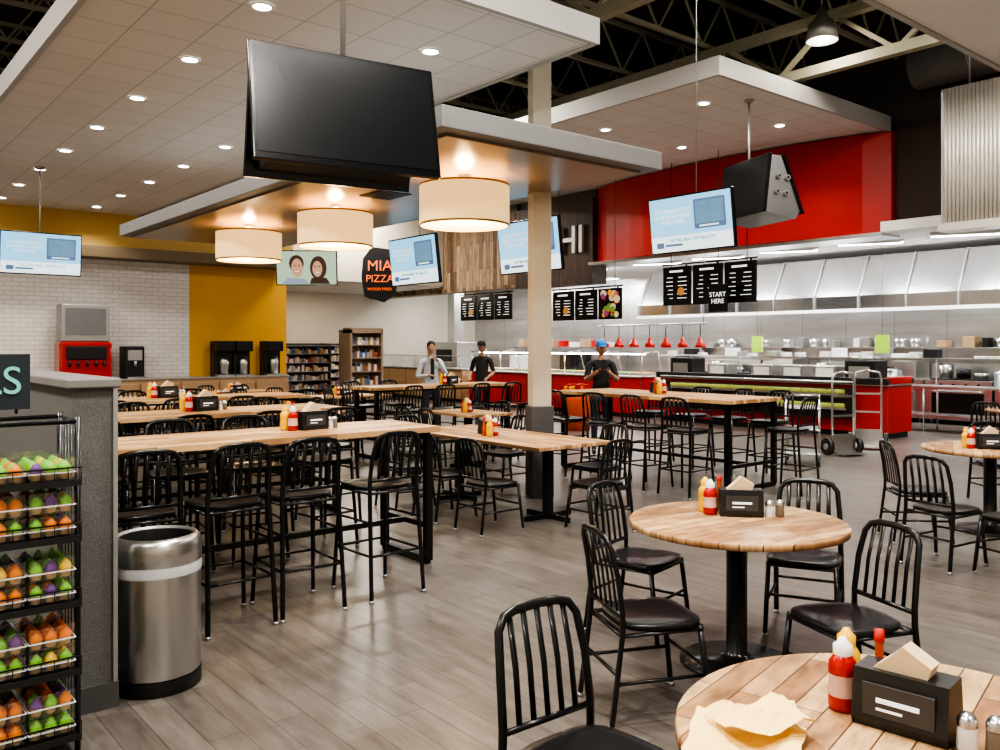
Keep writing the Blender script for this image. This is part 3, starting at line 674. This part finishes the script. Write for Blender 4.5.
# ------------------------------------------------------------------ partition, rack, bin
b=B(); b.box(.96,1.14,4.25,12.5,.1,1.5,PART); b.box(.94,1.16,4.23,12.5,0,.12,GREYC); b.box(.93,1.17,4.22,12.5,1.5,1.545,mat('partition_cap',(.19,.185,.175),.5),.008)
b.box(1.135,1.155,4.23,4.27,.12,1.5,STEELD); b.obj('partition_half_wall')
b=B()
b.lathe([(0,0),(.21,0),(.215,.005),(.215,.075)],BLKP,seg=48); b.lathe([(.21,.075),(.212,.08),(.212,.575)],STEEL,seg=48)
b.lathe([(.215,.57),(.217,.60),(.213,.625)],mat('liner_bag',(.5,.5,.52),.3),seg=48)
b.lathe([(.212,.62),(.217,.625),(.217,.705),(.21,.735),(.195,.752),(.18,.755),(.175,.74),(.17,.5)],STEEL,seg=48,ms=[STEEL]*5+[STEELD,BLKP]); b.lathe([(0,.5),(.17,.5)],BLKP,seg=24)
b.obj('stainless_trash_can',C(-1.73,4.28))
b=B(); x0,x1,y0,y1=-.05,.9,3.88,4.2
for x in (x0,x1):
    for y in (y0,y1): b.tube([(x,y,0),(x,y,1.4)],.012,BLK,8)
    for z in (.06,.35,.62,.9,1.13,1.38): b.tube([(x,y0,z),(x,y1,z)],.006,BLK,6)
    for k in range(1,6): b.tube([(x,y0+(y1-y0)*k/6,.06),(x,y0+(y1-y0)*k/6,1.38)],.003,BLK,5)
b.tube([(x0,y0,1.38),(x1,y0,1.38)],.01,BLK,8); b.tube([(x0,y1,1.38),(x1,y1,1.38)],.01,BLK,8)
TI=(.09,.36,.64,.91,1.14)
for z in TI:
    b.box(x0,x1,y0-.06,y1,z-.012,z,BLK)
    b.tube([(x0,y0-.06,z+.055),(x1,y0-.06,z+.055)],.004,BLK,6); b.box(x0,x1,y0-.068,y0-.06,z-.02,z+.006,BLKP)
    for k in range(20): x=x0+(x1-x0)*k/19; b.tube([(x,y0-.06,z),(x,y0-.06,z+.055)],.002,BLK,5)
b.obj('wire_display_rack')
FO=mat('frosting_orange',(.95,.25,.005),.5); FG=mat('frosting_green',(.22,.60,.04),.5); FPu=mat('frosting_purple',(.16,.05,.28),.5); FY=mat('frosting_yellow',(.95,.62,.05),.5)
fr=[FO,FO,FO,FG,FG,FG,FY,FPu,FPu]
cake=mat('cupcake_base',(.74,.50,.22),.7); LIDE=mat('clamshell_rim',(.75,.77,.78),.25)
b=B(); r=random.Random(9)
for z in TI:
    for lay in range(2 if z<1.1 else 1):
        zz=z+.002+lay*.096
        for ix in range(5):
            for iy in range(2):
                cx=x0+.03+ix*.182; cy=y0-.045+iy*.178
                b.box(cx+.002,cx+.172,cy+.002,cy+.170,zz+.002,zz+.092,PLAS)
                # rolled rim between tray and lid
                for (xa,ya,xb,yb) in ((cx,cy,cx+.174,cy),(cx,cy+.172,cx+.174,cy+.172),(cx,cy,cx,cy+.172),(cx+.174,cy,cx+.174,cy+.172)):
                    b.bar((xa,ya,zz+.034),(xb,yb,zz+.034),.004,LIDE)
                pk=r.choice([None,FO,FG,None])
                for a in range(3):
                    for c in range(2 if iy else 3):
                        m=r.choice(fr) if pk is None or r.random()<.3 else pk; px_,py_=cx+.033+a*.054,cy+.033+c*.054
                        b.lathe([(0,.006),(.018,.006),(.024,.036)],cake,(px_,py_,zz),8)
                        b.lathe([(.024,.036),(.027,.043),(.023,.052),(.024,.056),(.016,.064),(.015,.068),(.005,.078),(0,.079)],m,(px_,py_,zz),8)
b.obj('packaged_cupcakes')
b=B(); b.box(0,.55,0,.015,0,.24,mat('sign_dark',(.02,.03,.04),.4)); b.tube([(.05,.025,-.02),(.05,.025,.05)],.006,BLK,6); b.tube([(.5,.025,-.02),(.5,.025,.05)],.006,BLK,6)
o=b.obj('deals_sign',(.23,4.19,1.42)); text('deals_text','DEALS',.17,mat('mint_print',(.15,.5,.42),.5,emit=(.2,.6,.5),es=.15),o,(.275,-.006,.12))
def cart():
    b=B()
    for x in (-.3,.3):
        for y in (-.22,.22):
            b.tube([(x,y,.12),(x,y,.95 if x<0 else .8)],.014,STEEL,8)
            b.tube([(x,y-.012,.06),(x,y+.012,.06)],.06,BLKP,16)
            b.bar((x,y,.06),(x,y,.14),.02,STEELD)
    for z in (.16,.5,.8): b.box(-.32,.32,-.24,.24,z,z+.02,STEEL,.005)
    for y in (-.22,.22): b.tube([(-.3,y,.95),(-.38,y,1.0)],.014,STEEL,8)
    b.tube([(-.38,-.22,1.0),(-.38,.22,1.0)],.014,STEEL,8)
    return b.mesh('utility_cart')
cm=cart(); place('utility_cart',cm,W(803,12.2),1.2+YAW)
b=B()
for s in (-1,1):
    b.tube([(s*.2,0,.14),(s*.2,0,1.15),(s*.17,0,1.25),(0,0,1.28)],.018,STEEL,8); b.tube([(s*.24,.02,.13),(s*.3,.02,.13)],.13,BLKP,20); b.tube([(s*.22,.02,.13),(s*.31,.02,.13)],.05,STEELD,12)
for z in (.3,.6,.9): b.bar((-.2,0,z),(.2,0,z),.03,STEEL)
b.box(-.22,.22,-.28,-.02,.03,.045,STEEL); b.box(-.22,.22,-.02,.01,.03,.3,STEEL); b.tube([(-.3,.02,.13),(.3,.02,.13)],.012,STEELD,6)
hm=b.mesh('hand_truck'); place('hand_truck',hm,W(843,13.2),YAW+.3); place('hand_truck',hm,W(868,14.0),YAW-.4)
b=B(); b.lathe([(0,0),(.26,0),(.28,.6),(.3,.8),(.27,.8),(.24,.7),(0,.7)],ORD,seg=24)
for k in range(26):
    a=k*2.4; rr=.22*math.sqrt(k/26); b.box(rr*math.cos(a)-.05,rr*math.cos(a)+.05,rr*math.sin(a)-.04,rr*math.sin(a)+.04,.7,.84+.04*(k%3),[ORD,YEL,RED][k%3],.01)
b.obj('snack_bin',W(577,17))
# ------------------------------------------------------------------ people
def skinmesh(J,E,sub=1,root=0):
    me=bpy.data.meshes.new('tmp'); me.from_pydata([j[0] for j in J],E,[]); o=bpy.data.objects.new('tmp',me); COL.objects.link(o)
    sk=o.modifiers.new('s','SKIN'); ss=o.modifiers.new('u','SUBSURF'); ss.levels=sub+1; ss.render_levels=sub+1
    for i,j in enumerate(J):
        v=me.skin_vertices[0].data[i]; v.radius=j[1] if isinstance(j[1],tuple) else (j[1],j[1]); v.use_root=(i==root)
    dg=bpy.context.evaluated_depsgraph_get(); dg.update(); ev=o.evaluated_get(dg); m2=bpy.data.meshes.new_from_object(ev)
    bpy.data.objects.remove(o); return m2
SK=mat('skin_tone',(.50,.29,.19),.5); SK2=mat('skin_tone_brown',(.34,.19,.12),.5); HAIR=mat('hair_black',(.015,.01,.008),.6)
def person(name,loc,rz,shirt,pants,skin,arms,sleeve='long',cap=None,tie=None,look=0,hs=1.0):
    b=B()
    J=[((0,0,.96),(.15,.10)),((0,0,1.12),(.13,.095)),((0,.0,1.30),(.155,.10)),((0,-.01,1.42),(.10,.075)),((0,0,1.49),(.055,.055)),((0,.01,1.56),(.05,.055))]
    E=[(0,1),(1,2),(2,3),(3,4),(4,5)]
    for s in (-1,1):
        k=len(J); J+= [((s*.095,0,.88),(.085,.09)),((s*.105,.015,.50),(.06,.06)),((s*.105,-.01,.12),(.042,.045)),((s*.115,.05,.045),(.042,.035)),((s*.12,.15,.035),(.038,.03))]
        E+=[(0,k),(k,k+1),(k+1,k+2),(k+2,k+3),(k+3,k+4)]
    for s,(el,wr) in zip((-1,1),arms):
        k=len(J); J+=[((s*.175,-.01,1.405),(.062,.06)),((s*.2,(-.01+el[1])/2,1.3),(.052,.052)),(el,(.042,.042)),(wr,(.028,.03))]
        E+=[(3,k),(k,k+1),(k+1,k+2),(k+2,k+3)]
    me=skinmesh(J,E); 
    def near(p,a,c):
        a,c=Vector(a),Vector(c); t=max(0,min(1,(p-a).dot(c-a)/(c-a).length_squared)); return (p-(a+(c-a)*t)).length
    vs=[b.v(v.co) for v in me.vertices]
    for f in me.polygons:
        p=f.center; m=shirt
        if p.z<.13: m=HAIR
        elif p.z<.97: m=pants
        elif p.z>1.475 and abs(p.x)<.1 and abs(p.y)<.12: m=skin
        da=min(near(p,a[0],a[1]) for a in arms)
        if da<.055 and p.z>.75:
            m=skin if sleeve=='short' else shirt
        b.f([vs[i] for i in f.vertices],m,True)
    bpy.data.meshes.remove(me)
    for s,(el,wr) in zip((-1,1),arms):
        w=Vector(wr); d=(w-Vector(el)).normalized(); side=d.cross(Vector((0,0,1)));
        if side.length<.1: side=Vector((1,0,0))
        side.normalize(); nrm=side.cross(d)
        J=[(tuple(w-d*.01),.022),(tuple(w+d*.045),(.034,.022)),(tuple(w+d*.08),(.034,.018))]; E=[(0,1),(1,2)]
        hm=skinmesh(J,E,0); vv=[b.v(v.co) for v in hm.vertices]
        for f in hm.polygons: b.f([vv[i] for i in f.vertices],skin,True)
        for k,(o_,ln) in enumerate(((-.027,.062),(-.009,.075),(.009,.07),(.026,.055))):
            base=w+d*.08+side*o_; cur=nrm*(-.02)
            b.tube([base,base+d*ln*.45+cur*.3,base+d*ln*.8+cur*1.1,base+d*ln*.95+cur*1.9],[.009,.0085,.008,.005],skin,8)
        tb=w+d*.025-side*s*.028
        b.tube([tb,tb+d*.03-side*s*.022-nrm*.012,tb+d*.06-side*s*.024-nrm*.025],[.011,.010,.006],skin,8)
    M0=b.M; b.M=M0@Matrix.Translation((0,.02,1.655))@Matrix.Rotation(look,4,'Z')@Matrix.Rotation(-.15,4,'X')@Matrix.Scale(hs,4)
    b.ball((0,0,0),(.073,.09,.108),skin,20); b.ball((0,.012,-.055),(.055,.068,.06),skin,16)
    b.tube([(0,.085,.015),(0,.1,-.012),(0,.108,-.028)],[.008,.012,.014],skin,8)
    for s in (-1,1):
        b.ball((s*.028,.08,.008),(.013,.008,.008),WHITE,8); b.ball((s*.028,.086,.008),(.006,.005,.006),HAIR,8)
        b.tube([(s*.014,.088,.026),(s*.042,.08,.028)],.003,HAIR,6); b.ball((s*.074,0,-.01),(.01,.018,.028),skin,10)
    b.ball((0,.08,-.056),(.022,.008,.007),mat('lip_tone',(.4,.14,.12),.5),10)
    b.ball((0,-.018,.036),(.080,.093,.090),HAIR,20); 
    if cap:
        b.lathe([(.083,.035),(.088,.06),(.083,.1),(.055,.13),(0,.137)],cap,(0,0.005,0),20); b.ball((0,.11,.045),(.06,.06,.008),cap,14)
    b.M=M0
    if tie: b.prism([(-.022,1.46),(.022,1.46),(.032,1.12),(0,1.08),(-.032,1.12)],tie,lambda p,y:(p[0],y,p[1]),.08,.118)
    if tie: b.prism([(-.07,1.47),(0,1.43),(.07,1.47),(.05,1.5),(-.05,1.5)],shirt,lambda p,y:(p[0],y,p[1]),.03,.09)
    return b.obj(name,loc,rz)
face=YAW+math.pi
SH=mat('pale_blue_shirt',(.60,.66,.76),.7); BS=mat('black_shirt',(.018,.018,.02),.8); NV=mat('navy_trousers',(.03,.035,.05),.8); CAPB=mat('blue_cap',(.03,.25,.6),.6)
person('man_in_shirt_and_tie',W(431,15.3),face+.35,SH,NV,SK,[((-.27,.07,1.17),(-.09,.17,1.40)),((.27,.03,1.13),(.12,.24,1.16))],tie=NV,look=-.2)
person('kitchen_worker_in_black',W(482,17.5),face-.3,BS,NV,SK2,[((-.25,-.02,1.13),(-.2,.2,1.05)),((.25,-.02,1.13),(.2,.2,1.05))],'short',cap=BS)
person('worker_in_blue_cap',W(601,13.3),face,BS,NV,SK2,[((-.25,.08,1.15),(-.07,.25,1.30)),((.25,.08,1.15),(.07,.25,1.30))],'short',cap=CAPB,look=.1)
pw=W(601,13.3); b=B(); b.box(-.04,.04,-.006,.006,-.05,.1,BLKP,.004); q=Matrix.Rotation(face,3,'Z')@Vector((0,.385,1.38)); b.obj('smartphone',(pw.x+q.x,pw.y+q.y,q.z),face)
# ------------------------------------------------------------------ camera & world
w=bpy.data.worlds.new('world'); scene.world=w; w.use_nodes=True; w.node_tree.nodes['Background'].inputs[0].default_value=(.5,.48,.45,1); w.node_tree.nodes['Background'].inputs[1].default_value=.2
cam=bpy.data.cameras.new('camera'); co=bpy.data.objects.new('camera',cam); COL.objects.link(co)
co.location=(0,0,H); co.rotation_euler=(math.pi/2,0,YAW); cam.sensor_width=36; cam.lens=36*FP/1000; cam.shift_y=-(375-HZ)/1000; cam.clip_start=.05; cam.clip_end=100
scene.camera=co
try:
    scene.view_settings.look='AgX - High Contrast'
except Exception as e: print(e)
